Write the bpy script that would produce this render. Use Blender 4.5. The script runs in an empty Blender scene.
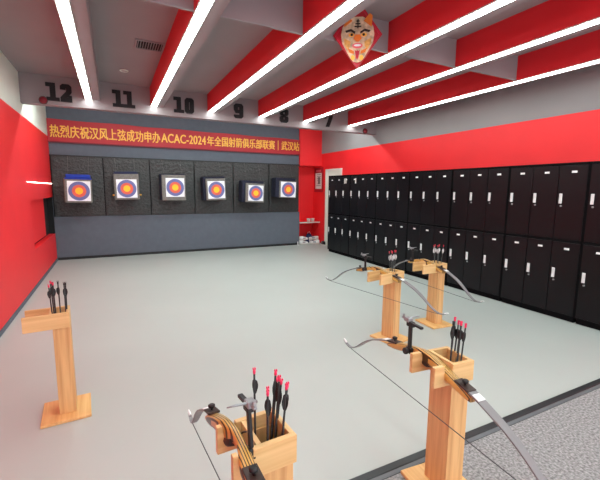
import bpy, bmesh, math, random
from mathutils import Vector, Matrix
random.seed(7)
S = bpy.context.scene
COL = S.collection

# ---------------------------------------------------------------- camera
YAW, PITCH, ROLL, FPX, CAMH = 0.463684722, 0.134937329, -0.00821, 372.5, 1.5
cy, sy, cp, sp = math.cos(YAW), math.sin(YAW), math.cos(PITCH), math.sin(PITCH)
fwd = Vector((sy*cp, cy*cp, -sp)); rt = Vector((cy, -sy, 0)); dn = fwd.cross(rt)
r_ = math.cos(ROLL)*rt + math.sin(ROLL)*dn
d_ = -math.sin(ROLL)*rt + math.cos(ROLL)*dn
cd = bpy.data.cameras.new('camera'); cam = bpy.data.objects.new('camera', cd); COL.objects.link(cam)
cd.sensor_width = 36; cd.lens = FPX*36/600; cd.clip_start = 0.02
cam.matrix_world = Matrix(((r_.x, -d_.x, -fwd.x, 0), (r_.y, -d_.y, -fwd.y, 0), (r_.z, -d_.z, -fwd.z, CAMH), (0, 0, 0, 1)))
S.camera = cam

# ---------------------------------------------------------------- world, exposure
W = bpy.data.worlds.new('world'); S.world = W; W.use_nodes = True
W.node_tree.nodes['Background'].inputs[0].default_value = (0.9, 0.95, 1, 1)
W.node_tree.nodes['Background'].inputs[1].default_value = 1.3
S.view_settings.view_transform = 'Standard'; S.view_settings.look = 'None'
S.view_settings.gamma = 1; S.view_settings.use_curve_mapping = False
S.view_settings.exposure = 1.12
STRIP_POWER = 10.0
HIDDEN_POWER = 20.0

# ---------------------------------------------------------------- materials
def lin(c):
    out = []
    for v in c:
        v /= 255
        out.append(v/12.92 if v <= 0.04045 else ((v+0.055)/1.055)**2.4)
    return (*out, 1)

def mat(name, rgb, rough=0.6, metal=0.0, vary=0.06, scale=8, bump=0.0, bscale=60, stretch=(1, 1, 1), spec=0.5, coat=0.0):
    m = bpy.data.materials.new(name); m.use_nodes = True
    nt = m.node_tree; b = nt.nodes['Principled BSDF']
    b.inputs['Roughness'].default_value = rough; b.inputs['Metallic'].default_value = metal
    b.inputs['Specular IOR Level'].default_value = spec
    b.inputs['Coat Weight'].default_value = coat
    tc = nt.nodes.new('ShaderNodeTexCoord'); mp = nt.nodes.new('ShaderNodeMapping')
    mp.inputs['Scale'].default_value = stretch
    nt.links.new(tc.outputs['Object'], mp.inputs['Vector'])
    nz = nt.nodes.new('ShaderNodeTexNoise'); nz.inputs['Scale'].default_value = scale; nz.inputs['Detail'].default_value = 4
    nt.links.new(mp.outputs[0], nz.inputs['Vector'])
    cr = nt.nodes.new('ShaderNodeValToRGB')
    c = lin(rgb)
    cr.color_ramp.elements[0].position = 0.3; cr.color_ramp.elements[1].position = 0.7
    cr.color_ramp.elements[0].color = (*[max(0, v*(1-vary)) for v in c[:3]], 1)
    cr.color_ramp.elements[1].color = (*[min(1, v*(1+vary)) for v in c[:3]], 1)
    nt.links.new(nz.outputs['Fac'], cr.inputs[0]); nt.links.new(cr.outputs[0], b.inputs['Base Color'])
    if bump:
        n2 = nt.nodes.new('ShaderNodeTexNoise'); n2.inputs['Scale'].default_value = bscale; n2.inputs['Detail'].default_value = 6
        nt.links.new(mp.outputs[0], n2.inputs['Vector'])
        bp = nt.nodes.new('ShaderNodeBump'); bp.inputs['Strength'].default_value = bump; bp.inputs['Distance'].default_value = 0.02
        nt.links.new(n2.outputs['Fac'], bp.inputs['Height']); nt.links.new(bp.outputs[0], b.inputs['Normal'])
    return m

def wood(name, rgb, rgb2, axis):
    m = bpy.data.materials.new(name); m.use_nodes = True
    nt = m.node_tree; b = nt.nodes['Principled BSDF']; b.inputs['Roughness'].default_value = 0.5
    tc = nt.nodes.new('ShaderNodeTexCoord'); mp = nt.nodes.new('ShaderNodeMapping')
    s = [22, 22, 22]; s['xyz'.index(axis)] = 0.9
    mp.inputs['Scale'].default_value = s
    nt.links.new(tc.outputs['Object'], mp.inputs['Vector'])
    nz = nt.nodes.new('ShaderNodeTexNoise'); nz.inputs['Scale'].default_value = 1.6; nz.inputs['Detail'].default_value = 5; nz.inputs['Distortion'].default_value = 0.6
    nt.links.new(mp.outputs[0], nz.inputs['Vector'])
    cr = nt.nodes.new('ShaderNodeValToRGB')
    e = cr.color_ramp.elements; e[0].position = 0.33; e[1].position = 0.66; e[0].color = lin(rgb2); e[1].color = lin(rgb)
    nt.links.new(nz.outputs['Fac'], cr.inputs[0]); nt.links.new(cr.outputs[0], b.inputs['Base Color'])
    return m

def emit(name, rgb, power):
    m = bpy.data.materials.new(name); m.use_nodes = True
    nt = m.node_tree; b = nt.nodes['Principled BSDF']
    b.inputs['Base Color'].default_value = lin((240, 240, 240))
    b.inputs['Emission Color'].default_value = lin(rgb); b.inputs['Emission Strength'].default_value = power
    return m

def stripes(name):                                   # laminated riser: layers across the width (object x)
    m = bpy.data.materials.new(name); m.use_nodes = True
    nt = m.node_tree; b = nt.nodes['Principled BSDF']; b.inputs['Roughness'].default_value = 0.3
    tc = nt.nodes.new('ShaderNodeTexCoord'); sx = nt.nodes.new('ShaderNodeSeparateXYZ')
    nt.links.new(tc.outputs['Object'], sx.inputs[0])
    mu = nt.nodes.new('ShaderNodeMath'); mu.operation = 'MULTIPLY'; mu.inputs[1].default_value = 118.0
    nt.links.new(sx.outputs['X'], mu.inputs[0])
    fr = nt.nodes.new('ShaderNodeMath'); fr.operation = 'FRACT'; nt.links.new(mu.outputs[0], fr.inputs[0])
    cr = nt.nodes.new('ShaderNodeValToRGB'); cr.color_ramp.interpolation = 'CONSTANT'
    e = cr.color_ramp.elements; e[0].position = 0; e[0].color = lin((206, 160, 84)); e[1].position = 0.62; e[1].color = lin((62, 36, 20))
    nt.links.new(fr.outputs[0], cr.inputs[0]); nt.links.new(cr.outputs[0], b.inputs['Base Color'])
    return m

M = {
 'floor': mat('floor_grey', (178, 182, 178), 0.42, vary=0.02, scale=1.2, bump=0.03, bscale=160, spec=0.35),
 'carpet': mat('carpet_speckle', (150, 148, 148), 0.95, vary=0.55, scale=70, bump=0.6, bscale=140),
 'strip': mat('strip_black', (38, 40, 42), 0.45, vary=0.1),
 'strip2': mat('strip_grey', (96, 99, 102), 0.5, vary=0.1),
 'red': mat('paint_red', (240, 38, 44), 0.5, vary=0.03, scale=2),
 'redbeam': mat('paint_beam_red', (222, 36, 46), 0.6, vary=0.03, scale=2),
 'grey': mat('paint_grey', (148, 137, 139), 0.75, vary=0.03, scale=2),
 'wallgrey': mat('paint_wall_grey', (146, 142, 143), 0.75, vary=0.03, scale=2),
 'white': mat('paint_white', (226, 228, 218), 0.6, vary=0.02, scale=3),
 'slate': mat('slate_blue', (92, 99, 110), 0.8, vary=0.05, scale=12, bump=0.05),
 'rubber': mat('rubber_black', (50, 50, 50), 0.42, vary=0.3, scale=30, bump=1.0, bscale=17, stretch=(1, 1, 1.5)),
 'black': mat('black', (20, 20, 22), 0.5, vary=0.1),
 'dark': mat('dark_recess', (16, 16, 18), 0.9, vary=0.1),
 'locker': mat('locker_black', (9, 9, 14), 0.36, vary=0.08, scale=3, spec=0.3),
 'lockerbody': mat('locker_body', (5, 5, 8), 0.7, vary=0.08, spec=0.15),
 'steel': mat('handle_steel', (222, 222, 222), 0.35, vary=0.04),
 'tag': mat('tag_white', (238, 238, 238), 0.5, vary=0.02),
 'wood_x': wood('pine_x', (226, 188, 132), (204, 160, 102), 'x'),
 'wood_y': wood('pine_y', (226, 188, 132), (204, 160, 102), 'y'),
 'wood_z': wood('pine_z', (224, 180, 122), (196, 146, 92), 'z'),
 'wood_base': wood('pine_base', (232, 188, 124), (212, 158, 96), 'y'),
 'riser': stripes('laminated_riser'),
 'limb': mat('limb_grey', (122, 120, 122), 0.4, vary=0.03, scale=20),
 'shaft': mat('carbon_black', (18, 16, 17), 0.35, vary=0.1),
 'vane': mat('vane_black', (24, 24, 26), 0.5, vary=0.1),
 'vanew': mat('vane_white', (226, 226, 226), 0.5, vary=0.05),
 'pink': mat('nock_pink', (232, 42, 92), 0.35, vary=0.04),
 'nockred': mat('nock_red', (188, 26, 52), 0.35, vary=0.04),
 'nockblack': mat('nock_black', (28, 26, 28), 0.4, vary=0.04),
 'alu': mat('alu_grey', (150, 152, 154), 0.35, metal=0.6, vary=0.05),
 'string': mat('bowstring', (70, 70, 72), 0.7, vary=0.05),
 'banner': mat('banner_red', (176, 20, 36), 0.55, vary=0.05, scale=3),
 'bannerdark': mat('banner_hem', (120, 12, 30), 0.6, vary=0.05),
 'gold': mat('letter_gold', (250, 190, 72), 0.5, vary=0.04),
 'number': mat('number_black', (10, 9, 14), 0.7, vary=0.05),
 'foam': mat('foam_grey', (118, 114, 110), 0.9, vary=0.16, scale=22, bump=0.3),
 'foamdark': mat('foam_navy', (28, 30, 50), 0.9, vary=0.2, scale=18, bump=0.3),
 'foambeige': mat('foam_beige', (128, 116, 104), 0.9, vary=0.2, scale=18, bump=0.3),
 'bluecloth': mat('cloth_blue', (26, 56, 160), 0.8, vary=0.1),
 'navycloth': mat('cloth_navy', (34, 40, 72), 0.8, vary=0.15),
 'paper': mat('paper_white', (236, 238, 242), 0.7, vary=0.02),
 'ringblue': mat('ring_blue', (104, 108, 164), 0.7, vary=0.03),
 'ringred': mat('ring_red', (226, 98, 78), 0.7, vary=0.04),
 'ringyellow': mat('ring_yellow', (250, 190, 40), 0.7, vary=0.03),
 'wire': mat('wire', (84, 82, 78), 0.5, vary=0.05),
 'brass': mat('brass', (214, 160, 60), 0.35, metal=0.5, vary=0.05),
 'cream': mat('mask_cream', (206, 182, 150), 0.7, vary=0.4, scale=24),
 'foamgold': mat('mask_gold', (214, 160, 84), 0.7, vary=0.3, scale=30),
 'orange': mat('mask_orange', (226, 122, 40), 0.7, vary=0.06),
 'brown': mat('dark_brown', (52, 34, 28), 0.5, vary=0.1),
 'navy': mat('navy', (34, 44, 92), 0.7, vary=0.1),
 'offwhite': mat('offwhite', (214, 210, 204), 0.7, vary=0.05),
 'print': mat('print_grey', (120, 104, 100), 0.8, vary=0.05),
 'maskpink': mat('mask_pink', (226, 96, 110), 0.6, vary=0.05),
 'light': emit('lamp_white', (238, 253, 250), STRIP_POWER),
 'lamp2': emit('lamp_white_rear', (238, 253, 250), HIDDEN_POWER),
 'led': emit('led_warm', (255, 244, 226), 5.0),
 'glint': emit('downlight_dim', (255, 236, 222), 0.6),
}

# ---------------------------------------------------------------- helpers
def box(bm, x0, x1, y0, y1, z0, z1, bev=0.0, mi=0, rot=None, skip=None):
    t = bmesh.new()
    bmesh.ops.create_cube(t, size=1)
    for v in t.verts:
        v.co = Vector(((x0+x1)/2+v.co.x*(x1-x0), (y0+y1)/2+v.co.y*(y1-y0), (z0+z1)/2+v.co.z*(z1-z0)))
    if bev:
        bmesh.ops.bevel(t, geom=t.edges[:], offset=bev, segments=2, affect='EDGES', profile=0.5)
    if rot: bmesh.ops.transform(t, matrix=rot, verts=t.verts)
    merge(bm, t, mi)

def merge(bm, t, mi=0):
    t.verts.ensure_lookup_table()
    mp = {}
    for v in t.verts: mp[v.index] = bm.verts.new(v.co)
    t.verts.index_update()
    mp = dict(zip([v.index for v in t.verts], list(mp.values())))
    for f in t.faces:
        try:
            nf = bm.faces.new([mp[v.index] for v in f.verts]); nf.material_index = mi; nf.smooth = f.smooth
        except ValueError: pass
    t.free()

def tube(bm, pts, r, n=8, mi=0, cap=True):
    pts = [Vector(p) for p in pts]
    rs = r if isinstance(r, (list, tuple)) else [r]*len(pts)
    rings = []
    up = None
    for i, p in enumerate(pts):
        d = (pts[min(i+1, len(pts)-1)]-pts[max(i-1, 0)]).normalized()
        if up is None: up = Vector((0, 0, 1)) if abs(d.z) < 0.9 else Vector((1, 0, 0))
        a = d.cross(up).normalized(); b = d.cross(a).normalized(); up = -b if (-b).dot(up) > 0 else b
        rings.append([bm.verts.new(p+rs[i]*(math.cos(2*math.pi*k/n)*a+math.sin(2*math.pi*k/n)*b)) for k in range(n)])
    for i in range(len(rings)-1):
        for k in range(n):
            f = bm.faces.new([rings[i][k], rings[i][(k+1) % n], rings[i+1][(k+1) % n], rings[i+1][k]]); f.smooth = True; f.material_index = mi
    if cap:
        for rg in (rings[0][::-1], rings[-1]):
            f = bm.faces.new(rg); f.material_index = mi

def loft(bm, sections, mi=0, smooth=True):
    rings = [[bm.verts.new(p) for p in s] for s in sections]
    n = len(rings[0])
    for i in range(len(rings)-1):
        for k in range(n):
            f = bm.faces.new([rings[i][k], rings[i][(k+1) % n], rings[i+1][(k+1) % n], rings[i+1][k]]); f.smooth = smooth; f.material_index = mi
    bm.faces.new(rings[0][::-1]).material_index = mi; bm.faces.new(rings[-1]).material_index = mi

def disc(bm, c, r, axis='y', n=32, mi=0, th=0.001, r2=None, wob=0):
    c = Vector(c); r2 = r2 or r
    ring = []
    for k in range(n):
        a = 2*math.pi*k/n; u, v = r*math.cos(a), r2*math.sin(a)
        ring.append({'y': Vector((u, 0, v)), 'x': Vector((0, u, v)), 'z': Vector((u, v, 0))}[axis])
    off = {'y': Vector((0, th, 0)), 'x': Vector((th, 0, 0)), 'z': Vector((0, 0, th))}[axis]
    A = [bm.verts.new(c+p) for p in ring]; B = [bm.verts.new(c+p+off) for p in ring]
    bm.faces.new(A).material_index = mi; bm.faces.new(B[::-1]).material_index = mi
    for k in range(n): bm.faces.new([A[k], B[k], B[(k+1) % n], A[(k+1) % n]]).material_index = mi

def prism(bm, poly, y0, y1, mi=0):                    # polygon in (x, z) extruded along y
    A = [bm.verts.new((x, y0, z)) for x, z in poly]; B = [bm.verts.new((x, y1, z)) for x, z in poly]
    bm.faces.new(A).material_index = mi; bm.faces.new(B[::-1]).material_index = mi
    for k in range(len(poly)):
        k2 = (k+1) % len(poly); bm.faces.new([A[k], B[k], B[k2], A[k2]]).material_index = mi

def mesh(name, bm, mats):
    bmesh.ops.recalc_face_normals(bm, faces=bm.faces[:])
    me = bpy.data.meshes.new(name); bm.to_mesh(me); bm.free()
    for m in (mats if isinstance(mats, (list, tuple)) else [mats]): me.materials.append(M[m] if isinstance(m, str) else m)
    return me

def put(name, me, parent=None, loc=None, label=None):
    o = bpy.data.objects.new(name, me); COL.objects.link(o)
    if parent: o.parent = parent
    if loc: o.location = loc
    if label: o['label'] = label
    return o

def part(name, fn, mats, parent=None, label=None):
    bm = bmesh.new(); fn(bm); return put(name, mesh(name, bm, mats), parent, None, label)

def tag(o, label, cat, group=None):
    o['label'] = label; o['category'] = cat
    if group: o['group'] = group
    return o

def thing(name, label, cat, loc=(0, 0, 0), rz=0, group=None):
    o = bpy.data.objects.new(name, None); COL.objects.link(o); o.empty_display_size = 0.1
    o.location = loc; o.rotation_euler = (0, 0, rz)
    return tag(o, label, cat, group)

def struct(name, fn, mats, parent=None):
    o = part(name, fn, mats, parent)
    if not parent: o['kind'] = 'structure'
    return o

# ---------------------------------------------------------------- room shell
XL, XR, YB, YF, ZC, YR = -1.1, 5.15, 9.1, 6.67, 3.1, -2.4
struct('floor', lambda b: box(b, XL-.3, XR+.2, 1.44, 9.7, -.12, 0), 'floor')
struct('floor_near', lambda b: box(b, XL-.3, XR+.2, YR, 1.38, -.12, 0), 'carpet')
def strip(b):
    prof = [(1.375, -.02), (1.375, .004), (1.385, .007), (1.40, .007), (1.405, .011), (1.44, .014), (1.452, .004), (1.452, -.02)]
    A = [b.verts.new((XL, y, z)) for y, z in prof]; B = [b.verts.new((XR, y, z)) for y, z in prof]
    b.faces.new(A); b.faces.new(B[::-1])
    for k in range(len(prof)):
        k2 = (k+1) % len(prof); f = b.faces.new([A[k], B[k], B[k2], A[k2]]); f.material_index = 1 if k in (1, 2) else 0
struct('trim_1', strip, ['strip', 'strip2'])
struct('ceiling', lambda b: box(b, XL-.3, XR+.2, YR-.1, 9.7, ZC, ZC+.1), 'grey')
def wall_right(b):
    box(b, XR, XR+.12, YR, 9.6, 0, 2.46, mi=0)
    box(b, XR, XR+.12, YR, 9.6, 2.46, ZC, mi=1)
struct('wall_right', wall_right, ['red', 'wallgrey'])
def wall_left(b):
    box(b, XL-.12, XL, YR, 9.7, 2.51, ZC, mi=1)
    box(b, XL-.12, XL, YR, 9.7, 1.305, 2.51, mi=0)
    box(b, XL-.12, XL, YR, 9.7, 0, .565, mi=0)
    box(b, XL-.12, XL, YR, 6.8, .565, 1.305, mi=0)
    box(b, XL-.30, XL-.07, 6.81, 8.42, .60, 1.304, mi=0)          # back of the recess
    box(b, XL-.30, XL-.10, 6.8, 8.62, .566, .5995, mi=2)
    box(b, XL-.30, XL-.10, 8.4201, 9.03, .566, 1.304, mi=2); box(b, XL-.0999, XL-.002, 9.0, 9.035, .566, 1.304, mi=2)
struct('wall_left', wall_left, ['red', 'white', 'dark'])
def wall_back(b):
    box(b, XL-.3, 4.5, YB, YB+.12, 0, ZC, mi=0)
    box(b, 4.5, XR+.1, 9.47, 9.6, 0, ZC, mi=1)                 # red niche
    box(b, 4.47, 4.5, YB+.12, 9.5, 0, ZC, mi=1)
struct('wall_back', wall_back, ['slate', 'red'])
struct('trim_2', lambda b: box(b, 4.5, XR, 9.02, 9.47, 2.135, ZC-.001), 'red')        # red header block over the niche
struct('wall_back_lower', lambda b: box(b, XL, 4.495, 9.04, YB, .055, .9, bev=.004), 'slate')
struct('baseboard_back', lambda b: box(b, XL, 4.495, 9.05, YB, 0, .055), 'black')
struct('baseboard_left', lambda b: box(b, XL, XL+.012, YR, 9.04, 0, .05), 'slate')
struct('trim_4', lambda b: box(b, XL, 4.495, 9.09, YB, .9, 2.13), 'dark')
struct('trim_3', lambda b: box(b, XL, 4.495, 9.05, YB, 2.13, 2.155), 'black')
# fascia and beams
struct('trim_5', lambda b: box(b, XL, XR, YF, YF+.14, 2.69, ZC), 'grey')             # number fascia
XLIGHT = [-.25, .668, 1.585, 2.51, 3.43, 4.465]
for i, x in enumerate(XLIGHT):
    def bm_(b, x=x):
        box(b, x-.05, x+.15, YR, YF-.001, 2.82, ZC)
        b.faces.ensure_lookup_table()
        for f in b.faces:
            f.material_index = 1 if f.calc_center_median().x < x-.049 else 0
    struct('ceiling_beam', bm_, ['grey', 'redbeam'])
xs = [XL] + XLIGHT + [XR]
for i in range(6):
    a = xs[i] + (.15 if i else 0); c = xs[i+1] - (.05 if i < 6 else 0)
    struct('cross_beam', lambda b: (box(b, a, c, 3.05, 3.07, 2.83, ZC), box(b, a, c, 3.044, 3.07, 2.822, 2.8299, mi=1)), ['grey', 'wallgrey'])
# door behind the lockers
d = struct('door_1', lambda b: box(b, XR-.02, XR+.01, 8.05, 8.66, 0, 1.97), 'white')
struct('door_frame', lambda b: (box(b, XR-.04, XR+.01, 8.66, 8.74, 0, 2.035, bev=.004), box(b, XR-.04, XR+.01, 7.97, 8.05, 0, 2.035, bev=.004), box(b, XR-.04, XR+.01, 8.05, 8.66, 1.97, 2.035, bev=.004)), 'white', d)

# ---------------------------------------------------------------- lamps
lamp_lab = ['white strip light between lane numbers 12 and 11', 'white strip light between lane numbers 11 and 10',
            'white strip light between lane numbers 10 and 9', 'white strip light between lane numbers 9 and 8',
            'white strip light between lane numbers 8 and 7', 'white strip light past lane number 7, along the red side wall']
for x, l in zip(XLIGHT, lamp_lab):
    t = thing('strip_light', l, 'ceiling light', (x, (YR+YF)/2, 2.82), 0, 'strip lights under the beams')
    L = (YF-YR)/2-.01
    part('diffuser', lambda b: box(b, -.036, .036, -L, L, -.018, -.001, bev=.004), 'light', t)
    part('rail', lambda b: (box(b, -.046, -.037, -L, L, -.010, -.0005), box(b, .037, .046, -L, L, -.010, -.0005)), 'white', t)
t = thing('strip_light', 'long strip light hung behind the number fascia above the targets', 'ceiling light', (2.0, 7.25, 3.06), 0)
part('diffuser', lambda b: box(b, -2.9, 2.9, -.05, .05, -.03, 0, bev=.004), 'lamp2', t)
part('rail', lambda b: box(b, -2.92, 2.92, -.06, .06, .001, .04), 'white', t)
t = thing('led_strip', 'thin glowing light line along the red side wall', 'light strip', (XL, 8.2, 1.575))
part('profile', lambda b: box(b, 0, .006, -1.6, .84, -.007, .007), 'white', t)
part('diffuser', lambda b: box(b, .007, .011, -1.6, .84, -.005, .005), 'led', t)

# ---------------------------------------------------------------- lane numbers
def seg_digit(b, ch, x, w, h, s):
    """Block digit, lower left corner at x, width w, height h, stroke s; (x, z) prisms."""
    c = s*.45
    def bar(x0, x1, z0, z1): prism(b, [(x+x0, z0), (x+x1, z0), (x+x1, z1), (x+x0, z1)], -.02, 0)
    def poly(p): prism(b, [(x+px, pz) for px, pz in p], -.02, 0)
    if ch == '1':
        m = w/2; bar(m-s/2, m+s/2, s*.7, h); bar(m-s*1.15, m+s*1.15, 0, s*.7)
        poly([(m-s*1.2, h), (m-s*1.2, h-s*.75), (m-s/2, h-s*.75), (m-s/2, h)])
    elif ch == '0':
        poly([(c, 0), (w-c, 0), (w, c), (w-s, s*.9), (s, s*.9), (0, c)]); poly([(c, h), (0, h-c), (s, h-s*.9), (w-s, h-s*.9), (w, h-c), (w-c, h)])
        poly([(0, c), (s, s*.9), (s, h-s*.9), (0, h-c)]); poly([(w, c), (w, h-c), (w-s, h-s*.9), (w-s, s*.9)])
    elif ch == '2':
        bar(0, w, 0, s*.85); bar(w-s*.7, w, s*.85, s*1.3)
        poly([(0, s*.85), (s*1.25, s*.85), (w, h*.55), (w-s, h*.55+.01)]); poly([(w-s, h*.55), (w, h*.55), (w, h-c), (w-c, h), (w-s, h-s*.85)])
        poly([(c, h), (0, h-c), (s, h-s*.85), (w-s, h-s*.85), (w-c, h)]); bar(0, s, h*.68, h-c)
    elif ch == '9':
        zm = h*.45
        poly([(c, h), (0, h-c), (s, h-s*.85), (w-s, h-s*.85), (w, h-c), (w-c, h)]); poly([(0, zm+c), (s, zm+s*.5), (s, h-s*.85), (0, h-c)])
        bar(s*.8, w-s, zm-s*.35, zm+s*.5); poly([(0, zm+c), (c, zm-s*.35), (s, zm-s*.35), (s, zm+s*.5)])
        poly([(w, c), (w, h-c), (w-s, h-s*.85), (w-s, s*.85)]); poly([(c, 0), (w-c, 0), (w, c), (w-s, s*.85), (0, s*.85), (0, c)])
    elif ch == '8':
        zm = h*.5
        poly([(c, 0), (w-c, 0), (w, c), (w-s, s*.85), (s, s*.85), (0, c)]); poly([(c, h), (0, h-c), (s, h-s*.85), (w-s, h-s*.85), (w, h-c), (w-c, h)])
        bar(s*.7, w-s*.7, zm-s*.4, zm+s*.4)
        for q in (0, 1):
            f = (lambda v: v) if not q else (lambda v: w-v)
            poly([(f(0), c), (f(s), s*.85), (f(s), zm-s*.4), (f(c*.8), zm), (f(0), zm-c)]); poly([(f(0), zm+c), (f(c*.8), zm), (f(s), zm+s*.4), (f(s), h-s*.85), (f(0), h-c)])
    elif ch == '7':
        bar(0, w, h-s*.85, h); bar(0, s*.7, h-s*1.35, h-s*.85)
        poly([(w*.22, 0), (w*.22+s*1.1, 0), (w, h-s*.85), (w-s*1.1, h-s*.85)])
for txt, x0, x1 in (('12', -.775, -.465), ('11', .085, .38), ('10', .985, 1.305), ('9', 2.0, 2.17), ('8', 2.885, 3.06), ('7', 3.845, 4.04)):
    t = thing('lane_number', 'black block number %s on the grey beam over the range' % txt, 'number sign', (x0, YF-.001, 2.75), 0, 'lane numbers')
    t['group'] = 'lane numbers on the beam'
    w = (x1-x0-.02)/2 if len(txt) == 2 else x1-x0
    for i, ch in enumerate(txt):
        part('digit', lambda b: seg_digit(b, ch, i*(w+.02), w, .25, .07), 'number', t)
for x, z, l in ((-.825, 2.745, 'small dark red alarm beacon at the fascia end by number 12'), (4.85, 2.735, 'small dark red alarm beacon on the fascia past number 7')):
    t = thing('alarm_beacon', l, 'alarm', (x, YF-.001, z))
    part('dome', lambda b: tube(b, [(0, -.012, 0), (0, -.03, 0), (0, -.05, 0), (0, -.06, 0)], [.05, .048, .034, .012], 16), 'bannerdark', t)
    part('mount', lambda b: disc(b, (0, -.012, 0), .056, 'y', 20, th=.012), 'black', t)

# ---------------------------------------------------------------- ceiling fittings
def vent(x, y, w, d, lab, n):
    t = thing('air_vent', lab, 'air vent', (x, y, ZC))
    part('backing', lambda b: box(b, -w/2, w/2, -d/2, d/2, -.004, -.001), 'dark', t)
    part('frame', lambda b: (box(b, -w/2-.02, w/2+.02, -d/2-.02, -d/2, -.014, -.001), box(b, -w/2-.02, w/2+.02, d/2, d/2+.02, -.014, -.001), box(b, -w/2-.02, -w/2, -d/2, d/2, -.014, -.001), box(b, w/2, w/2+.02, -d/2, d/2, -.014, -.001)), 'grey', t)
    def sl(b):
        for k in range(n): box(b, -w/2+(k+.38)*w/n, -w/2+(k+.62)*w/n, -d/2, d/2, -.012, -.004)
    part('louvre', sl, 'wallgrey', t)
vent(.46, 4.76, .27, .25, 'dark slatted air vent in ceiling above lane 11', 10)
vent(4.89, 4.5, .19, .27, 'grey air vent in ceiling beside the last strip light', 6)
t = thing('ceiling_downlight', 'small round ring fitting on ceiling before lane number 11', 'ceiling fitting', (.227, 5.9, ZC))
def ringm(b):
    n = 28; R = [.07, .085]
    v = [[b.verts.new((r*math.cos(2*math.pi*k/n), r*math.sin(2*math.pi*k/n), z)) for k in range(n)] for r, z in ((.040, -.003), (.042, -.012), (.054, -.011), (.057, -.003))]
    for i in range(3):
        for k in range(n): b.faces.new([v[i][k], v[i][(k+1) % n], v[i+1][(k+1) % n], v[i+1][k]])
part('ring', ringm, 'white', t)
part('lens', lambda b: disc(b, (0, 0, -.006), .040, 'z', 24, th=.004), 'grey', t)

# hanging diamond ornament (generic animal face)
t = thing('hanging_ornament', 'red diamond cloth ornament with cream animal face hung from ceiling', 'decoration', (2.02, 2.93, 2.86), math.radians(-32))
hs = .285; hw = .215
part('cloth', lambda b: prism(b, [(0, -hs), (hw, 0), (0, hs), (-hw, 0)], -.012, 0), 'banner', t)
part('border', lambda b: [prism(b, p, -.015, -.011) for p in ([(0, -hs+.01), (hw-.01, 0), (hw-.03, 0), (0, -hs+.03)], [(hw-.01, 0), (0, hs-.01), (0, hs-.03), (hw-.03, 0)], [(0, hs-.01), (-hw+.01, 0), (-hw+.03, 0), (0, hs-.03)], [(-hw+.01, 0), (0, -hs+.01), (0, -hs+.03), (-hw+.03, 0)])], 'nockred', t)
fc = part('face', lambda b: prism(b, [(.0, -.235), (.035, -.225), (.065, -.19), (.10, -.13), (.135, -.07), (.145, .0), (.135, .06), (.09, .12), (.04, .145), (-.04, .145), (-.09, .12), (-.135, .06), (-.145, 0), (-.135, -.07), (-.10, -.13), (-.065, -.19), (-.035, -.225)], -.022, -.012), 'cream', t)
for s in (-1, 1):
    part('ear', lambda b: (prism(b, [(s*.05, .11), (s*.12, .06), (s*.125, .15), (s*.10, .17)], -.03, -.02)), 'orange', fc)
    part('eye', lambda b: (disc(b, (s*.055, -.028, -.005), .026, 'y', 18, 0, .006, .015), disc(b, (s*.052, -.031, -.005), .011, 'y', 16, 1, .003)), ['gold', 'brown'], fc)
    part('brow', lambda b: prism(b, [(s*.02, .02), (s*.06, .045), (s*.11, .03), (s*.10, .015), (s*.06, .026), (s*.025, .005)], -.028, -.0215), 'brown', fc)
    part('cheek', lambda b: prism(b, [(s*.06, -.06), (s*.12, -.03), (s*.115, -.08), (s*.085, -.13), (s*.065, -.10)], -.026, -.0215), 'foamgold', fc)
    part('whisker', lambda b: prism(b, [(s*.03, -.14), (s*.085, -.115), (s*.07, -.15), (s*.028, -.165)], -.027, -.0215), 'orange', fc)
    part('jaw_curl', lambda b: disc(b, (s*.038, -.027, -.195), .017, 'y', 12, 0, .005, .022), 'gold', fc)
part('forehead_mark', lambda b: [prism(b, [(-.03+.008*k, .06+.022*k), (.03-.008*k, .06+.022*k), (.03-.008*k, .07+.022*k), (-.03+.008*k, .07+.022*k)], -.027, -.0215) for k in range(3)] and prism(b, [(-.005, .05), (.005, .05), (.005, .125), (-.005, .125)], -.0275, -.0215), 'brown', fc)
part('nose', lambda b: prism(b, [(-.035, -.035), (-.02, -.005), (.02, -.005), (.035, -.035), (.012, -.06), (-.012, -.06)], -.034, -.0215), 'orange', fc)
part('mouth', lambda b: (disc(b, (0, -.028, -.095), .046, 'y', 18, 0, .006, .022), disc(b, (0, -.030, -.093), .032, 'y', 16, 1, .002, .009)), ['maskpink', 'paper'], fc)
part('beard', lambda b: prism(b, [(-.022, -.13), (-.01, -.14), (0, -.13), (.01, -.14), (.022, -.13), (.012, -.19), (0, -.215), (-.012, -.19)], -.027, -.0215), 'nockred', fc)
part('hanging_cord', lambda b: tube(b, [(0, -.006, hs-.01), (0, -.006, ZC-2.86)], .003, 6), 'banner', t)

# ---------------------------------------------------------------- banner with its lettering
t = thing('banner', 'long red banner with yellow Chinese lettering across the back wall', 'banner', (1.7, 9.07, 2.61))
def ban(b):
    n = 40; x0, x1 = -2.81, 2.80
    prev = None
    for k in range(n+1):
        x = x0+(x1-x0)*k/n; w = .006*math.sin(k*1.3)
        zt = .222+.006*math.cos(k*.7)-.0014*k+.02
        zb = -.205+.004*math.sin(k*.9)
        cur = [b.verts.new((x, -.012+w*.3, zb)), b.verts.new((x, -.012+w*.3, zt)), b.verts.new((x, .0, zt)), b.verts.new((x, .0, zb))]
        if prev:
            for a in range(4): b.faces.new([prev[a], cur[a], cur[(a+1) % 4], prev[(a+1) % 4]])
        else: b.faces.new(cur)
        prev = cur
    b.faces.new(prev[::-1])
part('cloth', ban, 'banner', t)
part('hem', lambda b: (box(b, -2.815, 2.805, -.020, -.0145, -.215, -.188), box(b, -2.83, -2.80, -.020, -.0145, -.215, .24)), 'bannerdark', t)
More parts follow.
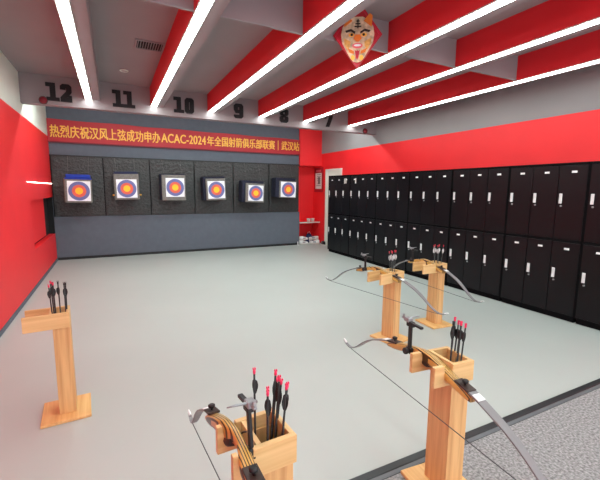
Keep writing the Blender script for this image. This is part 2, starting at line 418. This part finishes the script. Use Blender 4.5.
for body, u0, u1 in (('热烈庆祝汉风上弦成功申办', -2.755, -.69), ('ACAC-2024', -.662, .325), ('年全国射箭俱乐部联赛｜武汉站', .36, 2.775)):
    fcu = bpy.data.curves.new('lettering', 'FONT')
    fcu.body = body; fcu.size = .2; fcu.extrude = .003; fcu.align_x = 'LEFT'; fcu.resolution_u = 3
    tmp = bpy.data.objects.new('lettering', fcu); COL.objects.link(tmp)
    bpy.context.view_layer.update()
    me = bpy.data.meshes.new_from_object(tmp.evaluated_get(bpy.context.evaluated_depsgraph_get()))
    bpy.data.objects.remove(tmp)
    X = [v.co.x for v in me.vertices]; Z = [v.co.y for v in me.vertices]
    sx = (u1-u0)/(max(X)-min(X)); h0, h1 = (-.112, .128) if body[0] != 'A' else (-.088, .105)
    sz = (h1-h0)/(max(Z)-min(Z))
    for v in me.vertices: v.co = Vector(((v.co.x-min(X))*sx+u0, -.0195-v.co.z, (v.co.y-min(Z))*sz+h0))
    b = bmesh.new()                                   # bold: the strokes widened by shifted copies
    for dx, dz, dy in ((0, 0, 0), (.0045, .001, -.0003), (-.0045, -.001, -.0006), (0, .004, -.0009)):
        c = bmesh.new(); c.from_mesh(me)
        for v in c.verts: v.co += Vector((dx, dy, dz))
        merge(b, c)
    b.to_mesh(me); b.free()
    me.materials.clear(); me.materials.append(M['gold'])
    put('lettering', me, t)

# ---------------------------------------------------------------- rubber panels and targets
px = [XL+.01, -.155, .765, 1.735, 2.675, 3.62, 4.49]
lanes = [12, 11, 10, 9, 8, 7]
for i in range(6):
    def rp(b):
        w = px[i+1]-px[i]-.024
        nx, nz = 30, 40; z0, z1 = .905, 2.125
        g = [[b.verts.new((px[i]+.012+w*a/nx, 9.055-.012*(.5+.5*math.sin(c*1.9+1.3*math.sin(a*.7+i*2)))*(0 if a in (0, nx) or c in (0, nz) else 1)*random.uniform(.3, 1), z0+(z1-z0)*c/nz)) for c in range(nz+1)] for a in range(nx+1)]
        for a in range(nx):
            for c in range(nz):
                f = b.faces.new([g[a][c], g[a+1][c], g[a+1][c+1], g[a][c+1]]); f.smooth = True
        box(b, px[i]+.012, px[i+1]-.012, 9.056, 9.098, z0, z1)
    o = part('rubber_panel', rp, 'rubber')
    tag(o, 'dark creased rubber backstop panel behind the target under number %d' % lanes[i], 'wall panel', 'backstop panels on the back wall')
    bpy.data.objects[o.name]['label'] = o['label']

# front-face x0,x1,z0,z1 ; paper x0,x1,z0,z1 ; tilt ; depth ; side material ; extras
TG = [(-.84, -.38, 1.20, 1.66, -.80, -.395, 1.235, 1.63, 1, .26, 'foambeige', 'bluecloth', 'with bright blue cloth over its top'),
      (.035, .505, 1.26, 1.79, .075, .465, 1.295, 1.68, -1, .22, 'foambeige', 'navycloth', 'with a brass knob at each side'),
      (.97, 1.465, 1.24, 1.79, 1.045, 1.44, 1.315, 1.725, 0, .28, 'foamdark', None, 'with pale even edges and dark straps'),
      (1.925, 2.375, 1.24, 1.73, 1.96, 2.355, 1.275, 1.675, -2, .30, 'foamdark', None, 'with a dark navy side and no cloth'),
      (2.87, 3.34, 1.18, 1.63, 2.93, 3.315, 1.215, 1.59, 2, .29, 'foamdark', None, 'its deep navy top above a low front'),
      (3.76, 4.21, 1.29, 1.70, 3.785, 4.20, 1.305, 1.685, 2, .30, 'foamdark', None, 'its paper face filling the front')]
EX = [.02, .0, .03, .06, .085, .10]                       # how far the block shows past its front layer
for i, (x0, x1, z0, z1, a0, a1, b0, b1, tilt, dep, sidem, cloth, ex) in enumerate(TG):
    xc, zc = (x0+x1)/2, (z0+z1)/2
    yf = 8.70; 
    t = thing('archery_target', 'target block under number %d, %s' % (lanes[i], ex), 'archery target', (xc, yf, zc), 0, 'archery targets on the back wall')
    t.rotation_euler = (0, math.radians(tilt), 0)
    w, h = x1-x0, z1-z0
    def lay(b):
        for k in range(4):
            q = .004*(k % 2); box(b, -w/2+q-EX[i], w/2-q, .02+k*dep/4, .02+(k+1)*dep/4-.004, -h/2+q, h/2-q+EX[i]*.8, bev=.012)
    bl = part('foam_block', lay, sidem, t)
    part('front_layer', lambda b: box(b, -w/2-.003, w/2+.003, -.03, .02, -h/2-.004, h/2+.004, bev=.012), 'foam', t)
    pw, ph, pxc, pzc = a1-a0, b1-b0, (a0+a1)/2-xc, (b0+b1)/2-zc
    pf = part('paper_face', lambda b: box(b, pxc-pw/2, pxc+pw/2, -.034, -.0305, pzc-ph/2, pzc+ph/2), 'paper', t)
    R = min(pw, ph)*.475
    def rings(b):
        disc(b, (pxc, -.036, pzc), R, 'y', 36, 0, .0015); disc(b, (pxc, -.0375, pzc), R*.66, 'y', 32, 1, .0012); disc(b, (pxc, -.039, pzc), R*.36, 'y', 28, 2, .0012)
    part('target_rings', rings, ['ringblue', 'ringred', 'ringyellow'], pf)
    if cloth:
        zt = h/2
        part('top_cloth', lambda b: (box(b, -w*.5, w*.5, -.036, .02+dep, zt+.002, zt+.03, bev=.006), box(b, -w*.46, w*.46, .0, .02+dep*.9, zt+.03, zt+.10 if i == 0 else zt+.05, bev=.015)), cloth, t)
    else:
        part('top_strap', lambda b: [box(b, q*w-.03, q*w+.03, .02, .02+dep, h/2+EX[i]*.8+.001, h/2+EX[i]*.8+.012, bev=.003) for q in (-.28, .28)], 'black', t)
    if i == 1:
        for s in (-1, 1): part('knob', lambda b: tube(b, [(s*(w/2+.003), .0, -.17), (s*(w/2+.03), .0, -.17), (s*(w/2+.045), .0, -.17)], [.012, .02, .008], 10), 'brass', t)
    for s in (-1, 1):
        part('hanging_wire', lambda b: tube(b, [(s*w*.38, .06, h/2-.01), (s*w*.40, .30, 2.128-zc)], .002, 6), 'wire', t)
    part('wall_bracket', lambda b: box(b, -w*.3, w*.3, .02+dep, 9.04-yf, -.05, .05), 'black', t)

# ---------------------------------------------------------------- poster, shelf and shoes in the niche
t = thing('wall_notice', 'framed notice with pale printed sheet on the red side wall', 'notice', (XR-.001, 9.15, 1.78))
part('board', lambda b: box(b, -.012, 0, -.25, .24, -.35, .32, bev=.003), 'banner', t)
part('sheet', lambda b: box(b, -.016, -.0125, -.17, .17, -.26, .17), 'offwhite', t)
part('heading', lambda b: [box(b, -.016, -.0125, -.13+.07*k, -.08+.07*k, .21, .26) for k in range(4)], 'maskpink', t)
part('print', lambda b: ([box(b, -.018, -.0165, -.13, -.13+random.uniform(.14, .26), .12-.05*k, .135-.05*k) for k in range(7)], box(b, -.0195, -.0182, -.09, .02, -.12, .06)), 'print', t)
t = thing('wall_shelf', 'small red shelf low in the red niche', 'shelf', (4.83, 9.25, .60))
part('board', lambda b: box(b, -.32, .31, -.2, .215, -.015, .015, bev=.003), 'red', t)
part('edging', lambda b: box(b, -.32, .31, -.208, -.201, -.016, .016), 'offwhite', t)
part('bracket', lambda b: (lambda A: (b.faces.new(A[:3]), b.faces.new(A[3:][::-1]), [b.faces.new([A[i], A[3+i], A[3+(i+1) % 3], A[(i+1) % 3]]) for i in range(3)]))([b.verts.new(p) for p in ((.29, -.19, -.016), (.29, .21, -.016), (.29, .21, -.36), (.31, -.19, -.016), (.31, .21, -.016), (.31, .21, -.36))]), 'red', t)
def mug(x, l, r):
    t = thing('paper_cup', l, 'cup', (x, 9.12, .6155))
    part('body', lambda b: tube(b, [(0, 0, 0), (0, 0, .06), (0, 0, .085)], [r*.8, r*.95, r], 16), 'offwhite', t)
    part('rim', lambda b: tube(b, [(0, 0, .0851), (0, 0, .0905)], [r*1.06, r*1.06], 16), 'tag', t)
mug(4.95, 'pale cup on the low red shelf, beside the wall corner', .05); mug(4.82, 'pale cup on the low red shelf, next to the shelf middle', .055)
def shoe(loc, rz, lab, body, accent, tilt=0):
    t = thing('shoe', lab, 'shoe', loc, rz); t.rotation_euler = (tilt, 0, rz)
    L = .29
    def secs(z0s, zt, wmul):
        out = []
        for k in range(11):
            u = k/10; x = (u-.5)*L
            w = wmul*(.030+.018*math.sin(math.pi*min(1, u*1.05)))*(1 if 0 < k < 10 else .55)
            out.append((x, w, zt(u)))
        return out
    def sole(b): loft(b, [[(x, -w, 0), (x, w, 0), (x, w, .028), (x, -w, .028)] for x, w, z in secs(0, lambda u: 0, 1.05)])
    def upper(b):
        hz = lambda u: .11-.055*max(0, (u-.35)/.65)**.7 if u > .35 else .105+.01*u
        loft(b, [[(x, -w, .0285), (x, w, .0285), (x, w*.95, z*.6), (x, w*.5, z), (x, -w*.5, z), (x, -w*.95, z*.6)] for x, w, z in secs(0, hz, .97)])
    part('sole', sole, 'offwhite', t); part('upper', upper, body, t)
    part('laces', lambda b: [box(b, .0+.022*k, .008+.022*k, -.022, .022, .098-.012*k, .112-.012*k) for k in range(4)], accent, t)
    part('stripe', lambda b: [box(b, -.05+.03*k, -.035+.03*k, s*.0492-.002, s*.0492+.002, .035, .075) for k in range(3) for s in (-1, 1)], accent, t)
shoe((4.66, 9.10, 0), .1, 'white shoe on the floor at the niche edge, by the slate board', 'tag', 'print')
shoe((4.69, 9.24, 0), .2, 'white shoe behind the front one, deeper in the red niche', 'offwhite', 'print')
shoe((4.98, 9.06, 0), 2.4, 'white shoe with navy trim beside the navy bag', 'tag', 'navy')
shoe((4.67, 9.12, .1135), .25, 'white shoe lying on top of the pair at the niche edge', 'tag', 'print')
shoe((4.97, 9.09, .1135), 2.2, 'white shoe with navy laces perched atop the navy trimmed one', 'offwhite', 'navy')
shoe((5.08, 8.76, 0), 1.4, 'black shoe by the red side wall near the white door', 'black', 'print')
t = thing('cloth_bag', 'slumped navy cloth bag with white patch under the low shelf', 'bag', (4.955, 9.34, 0))
def bag(b):
    secs = []
    for k, (z, rx, ry) in enumerate([(0, .10, .08), (.03, .125, .10), (.1, .12, .09), (.17, .10, .07), (.23, .07, .04), (.25, .05, .025)]):
        secs.append([(rx*math.cos(a)*(1+.08*math.sin(3*a+k)), ry*math.sin(a)*(1+.06*math.cos(4*a+k)), z+.012*math.sin(2*a)*(k > 0)) for a in [2*math.pi*q/18 for q in range(18)]])
    loft(b, secs)
part('body', bag, 'navy', t)
part('patch', lambda b: box(b, -.05, .05, -.108, -.095, .06, .16, bev=.004), 'tag', t)
part('strap', lambda b: tube(b, [(-.05, 0, .24), (-.04, -.01, .29), (.02, -.01, .305), (.05, 0, .24)], .008, 8), 'tag', t)
t = thing('screw_post', 'small white bracket on floor at slate board end by the niche', 'bracket', (4.44, 8.99, 0))
part('foot', lambda b: box(b, -.02, .02, -.03, .03, 0, .01, bev=.002), 'tag', t)
part('upright', lambda b: box(b, -.012, .012, .01, .03, .01, .09, bev=.002), 'tag', t)

# ---------------------------------------------------------------- lockers
XF = 4.647
edges = [7.785, 6.87, 5.955, 5.035, 4.11, 3.19, 2.27, 1.355]
ordn = ['at the white door end', 'second from the white door', 'third from the white door', 'fourth from the white door', 'fifth from the white door', 'sixth from the white door', 'seventh from the white door, by the carpet edge']
def local_box(x0, x1, y0, y1, z0, z1, bev=0.0):
    bm = bmesh.new(); box(bm, x0, x1, y0, y1, z0, z1, bev); return bm
UW = .913; DW = (UW-.018)/3
door_me = {h: mesh('door', local_box(0, .018, -DW/2+.003, DW/2-.003, 0, h, .003), 'locker') for h in (.84, .845)}
hb = bmesh.new(); box(hb, -.012, -.001, -.0165, .0165, -.058, .058, .004); handle_me = mesh('handle', hb, 'steel')
hb = bmesh.new(); tube(hb, [(0, 0, 0), (-.008, 0, 0), (-.011, 0, 0)], [.011, .011, .007], 12); lock_me = mesh('lock', hb, 'alu')
hb = bmesh.new(); box(hb, -.005, -.001, -.028, .028, -.012, .012, .002); tag_me = mesh('name_tag', hb, 'tag')
hb = bmesh.new(); box(hb, -.004, -.001, -.02, .02, -.055, .055, .001); sticker_me = mesh('sticker', hb, 'offwhite')
for i in range(7):
    y1 = edges[i]; yc = y1-UW/2
    t = thing('locker_unit', 'black six-door locker unit, %s' % ordn[i], 'locker', (XF, yc, 0), 0, 'black lockers along the red wall')
    def carc(b):
        D = .485
        box(b, .020, D, -UW/2, UW/2, .06, 1.826, mi=0)
        box(b, .03, D, -UW/2+.01, UW/2-.01, 0, .06, mi=0)
        for q in (-1, 1): box(b, .0, .0199, q*(UW/2-.004)-.004, q*(UW/2-.004)+.004, .06, 1.826)
        box(b, .0, .0199, -UW/2+.0081, UW/2-.0081, 1.806, 1.826); box(b, .0, .0199, -UW/2+.0081, UW/2-.0081, .06, .075); box(b, .0, .0199, -UW/2+.0081, UW/2-.0081, .922, .946)
    part('carcass', carc, 'lockerbody', t)
    for c in range(3):
        dy = UW/2-.009-DW*(c+.5)
        for (z0, hh, zh, zt) in ((.077, .84, .548, .844), (.952, .845, 1.42, 1.721)):
            dr = put('door', door_me[hh], t, (0.0005, dy, z0))
            put('handle', handle_me, dr, (0, DW/2-.045, zh-z0))
            put('lock', lock_me, dr, (0, DW/2-.055, zh-z0-.085))
            put('name_tag', tag_me, dr, (0, -.015, zt-z0))
    if i in (0, 1):
        dr = [o for o in t.children if o.name.startswith('door')][1 if i else 5]
        put('sticker', sticker_me, dr, (0, -.05 if i else .05, .74))
        if i == 0: put('sticker', sticker_me, dr, (0, .0, .745))

# ---------------------------------------------------------------- bow stands
D_, H_, ZT, TH = .176, .098, .708, .02
def make_stand(name, lab, loc, rz, L, xo, notch=True, lx=-.14, nw=.06, zq=.115, wid=0):
    """Hollow post (four boards) on a base plate; two long boards carry the quiver box and, with notches, the bow."""
    t = thing('bow_stand', lab, 'bow stand', loc, rz, 'pine bow stands on the range floor')
    part('base_plate', lambda b: box(b, -.201, .08, -.066, .235, 0, .02, bev=.004), 'wood_base', t)
    P0, P1, Q0, Q1 = -.101, -.004+wid, .021, .166
    z1 = ZT-H_
    part('post_panel', lambda b: box(b, P0, P1, Q0-.001, Q0+.014, .02, z1+.05, bev=.0015), 'wood_z', t)
    part('post_panel', lambda b: box(b, P0, P1, Q1-.015, Q1, .02, z1+.05, bev=.0015), 'wood_z', t)
    part('post_panel', lambda b: box(b, P0, P0+.014, Q0+.0145, Q1-.0155, .02, z1+.05, bev=.0015), 'wood_z', t)
    part('post_panel', lambda b: box(b, P1-.014, P1, Q0+.0145, Q1-.0155, .02, z1+.05, bev=.0015), 'wood_z', t)
    def board(y0, depth):
        def f(b):
            x0, x1 = xo-L, xo
            if notch:
                a, c = lx-nw/2, lx+nw/2
                pts = [(x0, z1), (x1, z1), (x1, ZT), (c, ZT), (c-.006, ZT-depth), (a+.006, ZT-depth), (a, ZT), (x0, ZT)]
            else: pts = [(x0, z1), (x1, z1), (x1, ZT), (x0, ZT)]
            prism(b, pts, y0, y0+TH)
            bmesh.ops.bevel(b, geom=[e for e in b.edges], offset=.0012, segments=1, affect='EDGES')
        return f
    part('long_board', board(0, .075), 'wood_x', t)
    part('long_board', board(D_-TH, .042), 'wood_x', t)
    part('end_board', lambda b: box(b, xo-.018, xo-.0002, TH+.0005, D_-TH-.0005, z1, ZT-.001, bev=.0012), 'wood_y', t)
    part('divider', lambda b: box(b, -.118, -.1015, TH+.0005, D_-TH-.0005, z1, ZT-.001, bev=.0012), 'wood_y', t)
    part('quiver_floor', lambda b: box(b, P0+.0145, P1-.0145, Q0+.0145, Q1-.0155, zq-.015, zq), 'wood_y', t)
    return t
STANDS = {
 'left': ((-.286, 2.716, 0), .060, .25, -.004, 'pine bow stand by the red wall with arrows but no bow'),
 'mid': ((2.533, 2.768, 0), .168, .339, .011, 'pine bow stand holding a bow, seen between the big stand and the lockers'),
 'midR': ((3.25, 2.876, 0), -.064, .327, .002, 'pine bow stand holding a bow, closest to the lockers'),
 'big': ((1.477, 1.12, 0), -.083, .233, .008, 'pine bow stand beside the carpet edge holding a bow and pink-nocked arrows'),
 'cen': ((.48, 1.001, 0), .055, .218, .016, 'pine bow stand closest to camera, its post cut off by the frame'),
}
LX = {'left': 0, 'mid': -.14, 'midR': -.13, 'big': -.145, 'cen': -.16}
ZQ = {'left': .125, 'mid': .14, 'midR': .14, 'big': .10, 'cen': .082}
for k, (loc, rz, L, xo, lab) in STANDS.items():
    make_stand(k, lab, loc, rz, L, xo, k != 'left', LX[k], .05 if k in ('cen', 'big') else .06, ZQ[k], {'cen': .018, 'big': .010}.get(k, 0))

# ---------------------------------------------------------------- recurve bows (local: x across, y along, z up; string below)
def smooth(pts, n):
    out = []
    P = [pts[0]]+pts+[pts[-1]]
    for i in range(1, len(P)-2):
        for k in range(n):
            u = k/n
            out.append(tuple(.5*((2*b)+(c-a)*u+(2*a-5*b+4*c-d)*u*u+(3*b-a-3*c+d)*u**3) for a, b, c, d in zip(P[i-1], P[i], P[i+1], P[i+2])))
    out.append(pts[-1]); return out
# riser: y, zc, half height, x centre, half width
RIS = [(-.315, .634, .011, 0, .020), (-.27, .645, .017, 0, .023), (-.21, .660, .022, 0, .025), (-.14, .678, .024, .001, .025), (-.07, .692, .026, .002, .024), (-.03, .696, .030, .0, .020),
       (.02, .700, .028, -.002, .019), (.06, .702, .022, -.008, .015), (.11, .695, .019, -.009, .014), (.16, .682, .021, -.005, .020), (.21, .668, .021, 0, .024), (.26, .655, .017, 0, .023), (.31, .645, .011, 0, .020)]
def riser_fn(b):
    s = smooth([(y*.92, z, h, x, w) for y, z, h, x, w in RIS], 4)
    secs = []
    for y, z, h, x, w in s:
        secs.append([(x+w*math.copysign(abs(math.cos(a))**.6, math.cos(a)), y, z+h*math.copysign(abs(math.sin(a))**.6, math.sin(a))) for a in [2*math.pi*(k+.5)/16 for k in range(16)]])
    loft(b, secs)
LIMB = [(.235, .673, .0215), (.29, .664, .0215), (.37, .636, .0205), (.46, .598, .019), (.54, .550, .017), (.61, .496, .0145), (.67, .458, .012), (.72, .442, .010), (.765, .446, .008), (.80, .462, .006)]
def limb_fn(sg):
    def f(b):
        s = smooth(LIMB, 4); secs = []
        for i, (y, z, w) in enumerate(s):
            a = s[max(i-1, 0)]; c = s[min(i+1, len(s)-1)]
            d = Vector((c[0]-a[0], c[1]-a[1])).normalized(); nx, nz = -d.y*.0035, d.x*.0035
            secs.append([(-w, sg*(y-nx), z-nz), (w, sg*(y-nx), z-nz), (w, sg*(y+nx), z+nz), (-w, sg*(y+nx), z+nz)])
        loft(b, secs, smooth=False)
    return f
def make_bow(loc, rz, lab, sy_=.139, dh=0, pitch=0):
    t = thing('recurve_bow', lab, 'bow', loc, rz, 'recurve bows resting on the stands')
    rs = part('riser', riser_fn, 'riser', t)
    part('grip', lambda b: loft(b, [[(.022*math.cos(a)*s, y, .672-dz+.020*math.sin(a)*s) for a in [2*math.pi*k/12 for k in range(12)]] for y, dz, s in ((-.045, -.004, .7), (-.02, .002, 1), (.015, .0, 1), (.05, -.012, .7))]), 'brown', rs)
    part('arrow_rest', lambda b: tube(b, [(-.012, .06, .70), (-.03, .062, .712), (-.034, .085, .722)], .003, 6), 'black', rs)
    for sg in (1, -1):
        lm = part('limb', limb_fn(sg), 'limb', t)
        part('limb_pocket', lambda b: box(b, -.0235, .0235, min(sg*.205, sg*.285), max(sg*.205, sg*.285), -.006, .003, bev=.002, rot=Matrix.Translation((0, 0, .6765)) @ Matrix.Translation((0, sg*.245, 0)) @ Matrix.Rotation(-sg*.17, 4, 'X') @ Matrix.Translation((0, -sg*.245, 0))), 'brown', lm)
        part('limb_bolt', lambda b: tube(b, [(0, sg*.245, .672), (0, sg*.245, .688), (0, sg*.245, .690), (0, sg*.245, .699), (0, sg*.245, .702)], [.005, .005, .013, .014, .009], 14), 'black', lm)
        part('limb_label', lambda b: box(b, -.019, .019, min(sg*.30, sg*.335), max(sg*.30, sg*.335), -.001, .0012, rot=Matrix.Translation((0, sg*.317, .6605)) @ Matrix.Rotation(-sg*.26, 4, 'X') @ Matrix.Translation((0, -sg*.317, 0))), 'tag', lm)
        part('limb_tip', lambda b: tube(b, [(0, sg*.772, .452), (0, sg*.79, .460), (0, sg*.806, .468)], [.0075, .0075, .004], 8), 'tag', lm)
    part('string', lambda b: tube(b, [(0, -.785, .455), (0, -.735, .437), (0, -.70, .434), (0, 0, .434), (0, .70, .434), (0, .735, .437), (0, .785, .455)], .0022, 6), 'string', t)
    q = sy_-.139
    zr = .668 if sy_ > .12 else .682
    sg = part('sight', lambda b: (box(b, -.036, -.024, q+.128, q+.150, zr, .83+dh, bev=.003), box(b, -.040, -.014, q+.12, q+.158, zr, zr+.032, bev=.004)), 'black', t)
    part('sight_clamp', lambda b: tube(b, [(-.04, q+.139, zr+.016), (-.052, q+.139, zr+.016), (-.062, q+.139, zr+.016)], [.010, .018, .016], 14), 'black', sg)
    part('sight_bar', lambda b: (box(b, -.039, -.021, q+.055, q+.15, .826+dh, .838+dh, bev=.003), box(b, -.042, -.018, q+.118, q+.16, .812+dh, .840+dh, bev=.004)), 'black', sg)
    part('sight_block', lambda b: (box(b, -.044, -.016, q+.14, q+.178, .832+dh, .854+dh, bev=.004), box(b, -.036, -.024, q+.17, q+.205, .838+dh, .846+dh, bev=.002), tube(b, [(-.05, q+.165, .846+dh), (.02, q+.165, .850+dh), (.045, q+.165, .850+dh)], [.006, .004, .002], 8), tube(b, [(-.03, q+.195, .84+dh), (-.03, q+.195, .862+dh)], [.006, .006], 10)), 'alu', sg)
    return t
def bow_on(k, lx, yc, dz, flip, lab, sy_=.139, dh=0, pitch=0, yaw=0, sc=1):
    (x, y, _), rz = STANDS[k][0], STANDS[k][1]
    c, s = math.cos(rz), math.sin(rz)
    o = make_bow((0, 0, 0), 0, lab, sy_, dh)
    m = Matrix.Translation((x+c*lx-s*yc, y+s*lx+c*yc, .68+dz)) @ Matrix.Rotation(rz+yaw+(math.pi if flip else 0), 4, 'Z') @ Matrix.Rotation(pitch, 4, 'X') @ Matrix.Translation((0, 0, -.68))
    o.scale = (1, sc, 1)
    o.location = m.to_translation(); o.rotation_euler = m.to_euler()
    return o
bow_on('mid', LX['mid'], .215, .002, False, 'recurve bow across the stand that stands between big stand and lockers', .142, -.015)
bow_on('midR', LX['midR'], .19, .002, False, 'recurve bow across the stand closest to the lockers', .19, -.022)
bow_on('big', LX['big'], .155, -.012, False, 'recurve bow with striped riser on the stand beside the carpet edge', .085, .012, 0, 0, 1.03)
bow_on('cen', LX['cen'], .158, -.016, True, 'recurve bow on the stand closest to camera, mostly cut off', .139, .0, .155, -.042)

# ---------------------------------------------------------------- arrows
AL = .76
sb = bmesh.new(); tube(sb, [(0, 0, 0), (0, 0, .02), (0, 0, AL-.015)], [.0015, .0038, .0038], 8); shaft_me = mesh('shaft', sb, 'shaft')
sb = bmesh.new(); tube(sb, [(0, 0, AL-.0145), (0, 0, AL-.008), (0, 0, AL)], [.0042, .0054, .0044], 8)
box(sb, -.005, -.0018, -.0035, .0035, AL, AL+.007, .0006); box(sb, .0018, .005, -.0035, .0035, AL, AL+.007, .0006)
sb2 = sb.copy()
nock_me = {'pink': mesh('nock', sb, 'pink')}
nock_me['black'] = nock_me['pink'].copy(); nock_me['black'].materials.clear(); nock_me['black'].materials.append(M['nockblack'])
nock_me['red'] = nock_me['pink'].copy(); nock_me['red'].materials.clear(); nock_me['red'].materials.append(M['nockred'])
def vane_mesh(m):
    b = bmesh.new()
    pr = [(.0036, AL-.088), (.007, AL-.082), (.0120, AL-.066), (.0128, AL-.056), (.0100, AL-.042), (.0036, AL-.036)]
    A = [b.verts.new((x, -.0007, z)) for x, z in pr]; B = [b.verts.new((x, .0007, z)) for x, z in pr]
    b.faces.new(A); b.faces.new(B[::-1])
    for k in range(len(pr)):
        k2 = (k+1) % len(pr); b.faces.new([A[k], B[k], B[k2], A[k2]])
    return mesh('vane', b, m)
vane_me = {'black': vane_mesh('vane'), 'white': vane_mesh('vanew')}
def arrow(k, bx, by, top, nock, vane, lab, group, zb=.1155, spin=0):
    zb = zb-.1155+ZQ[k]+.0005
    """Arrow in the stand k's hollow post: foot at local (bx, by), nock end near local (top)."""
    (x, y, _), rz = STANDS[k][0], STANDS[k][1]
    R = Matrix.Rotation(rz, 4, 'Z')
    p = Vector((x, y, 0)) + R @ Vector((bx, by, zb)); q = Vector((x, y, 0)) + R @ Vector((top[0], top[1], zb+AL))
    d = (q-p).normalized()
    o = thing('arrow', lab, 'arrow', p, 0, group)
    o.rotation_mode = 'QUATERNION'; o.rotation_quaternion = Vector((0, 0, 1)).rotation_difference(d)
    put('shaft', shaft_me, o); put('nock', nock_me[nock], o)
    for a in range(3):
        v = put('vane', vane_me[vane], o); v.rotation_euler = (0, 0, spin+a*2.0944)
    return o
# stand by the red wall
G = 'arrows in the stand by the red wall'
for bx, by, tp, nk, zz, lab in (
    (-.08, .05, (-.106, .06), 'pink', .10, 'pink-nocked black arrow outermost in the bunch by the red wall'),
    (-.075, .075, (-.098, .10), 'pink', .13, 'tall pink-nocked black arrow behind the outermost one by the red wall'),
    (-.07, .06, (-.084, .07), 'pink', .125, 'pink-nocked black arrow on the inner side of the red-wall bunch'),
    (-.07, .09, (-.09, .11), 'black', .1155, 'black-nocked arrow buried in the red-wall bunch'),
    (-.05, .08, (-.058, .09), 'black', .125, 'black-nocked arrow with vane in clear view beside the red-wall bunch'),
    (-.03, .07, (-.024, .075), 'black', .1155, 'second-last black arrow away from the red wall bunch'),
    (-.03, .11, (-.016, .08), 'black', .1155, 'black arrow standing alone at the open end, vane lowest')):
    arrow('left', bx, by, tp, nk, 'black', lab, G, zz if zz >= .1155 else .1155, spin=random.uniform(0, 2))
G = 'arrows in the stand closest to camera'
for bx, by, tp, nk, lab, zz in (
    (-.072, .13, (-.074, .14), 'pink', 'single tall pink-nocked arrow behind the sight post, nearest camera stand', .165),
    (-.06, .066, (-.056, .07), 'pink', 'pink-nocked arrow with broad black vane facing camera in the near box', .1155),
    (-.055, .085, (-.048, .088), 'pink', 'pink-nocked arrow close behind the broad-vaned one in the near box', .1155),
    (-.06, .12, (.000, .125), 'pink', 'tallest pink-nocked arrow of the corner bunch in the near box', .15),
    (-.06, .095, (.002, .10), 'pink', 'pink-nocked arrow just below the tallest of the near corner bunch', .14),
    (-.055, .055, (.006, .055), 'pink', 'pink-nocked arrow at the front of the near corner bunch', .13),
    (-.06, .135, (.012, .14), 'pink', 'pink-nocked arrow in middle of the near corner bunch', .1155),
    (-.068, .11, (.016, .112), 'pink', 'pink-nocked arrow leaning out beside the middle of the near bunch', .12),
    (-.064, .074, (.020, .074), 'pink', 'pink-nocked arrow leaning farthest out of the near box', .125)):
    arrow('cen', bx, by, tp, nk, 'black', lab, G, zz, spin=random.uniform(0, 2))
G = 'arrows in the stand by the carpet edge'
for bx, by, tp, nk, lab, zz in (
    (-.05, .10, (-.026, .11), 'black', 'dark-nocked arrow at the edge of the bunch in the carpet-edge stand', .1155),
    (-.05, .075, (-.010, .075), 'pink', 'pink-nocked arrow next to the dark-nocked one in the carpet-edge stand', .125),
    (-.05, .12, (-.002, .125), 'pink', 'tallest pink-nocked arrow of the carpet-edge stand', .13),
    (-.06, .06, (.002, .06), 'pink', 'pink-nocked arrow at the front of the carpet-edge bunch', .12),
    (-.055, .09, (.008, .095), 'pink', 'pink-nocked arrow beside the outermost one of the carpet-edge bunch', .118),
    (-.060, .110, (.014, .116), 'pink', 'outermost pink-nocked arrow of the carpet-edge bunch', .1155)):
    arrow('big', bx, by, tp, nk, 'black', lab, G, zz, spin=random.uniform(0, 2))
G = 'arrows in the stand between big stand and lockers'
for bx, by, tp, lab in (
    (-.03, .09, (-.108, .10), 'white-vaned red-nocked arrow leaning farthest toward the red wall, middle stand'),
    (-.04, .07, (-.098, .07), 'white-vaned red-nocked arrow second in the middle stand'),
    (-.05, .10, (-.062, .11), 'white-vaned arrow upright between the two pairs in the middle stand'),
    (-.06, .08, (-.02, .09), 'white-vaned red-nocked arrow third in the middle stand'),
    (-.078, .11, (.000, .12), 'white-vaned red-nocked arrow leaning toward the lockers, middle stand')):
    arrow('mid', bx, by, tp, 'red', 'white', lab, G, spin=random.uniform(0, 2))
G = 'arrows in the stand closest to the lockers'
for bx, by, tp, lab in (
    (-.03, .09, (-.108, .10), 'white-vaned arrow leaning farthest from the lockers, locker-side stand'),
    (-.04, .06, (-.092, .06), 'white-vaned arrow second in the fan of the locker-side stand'),
    (-.05, .11, (-.072, .12), 'white-vaned arrow third in the fan of the locker-side stand'),
    (-.05, .08, (-.055, .08), 'white-vaned arrow upright in the locker-side stand'),
    (-.065, .10, (-.02, .11), 'white-vaned arrow fifth in the fan of the locker-side stand'),
    (-.08, .07, (.002, .07), 'white-vaned arrow leaning toward the lockers in the locker-side stand')):
    arrow('midR', bx, by, tp, 'red', 'white', lab, G, spin=random.uniform(0, 2))
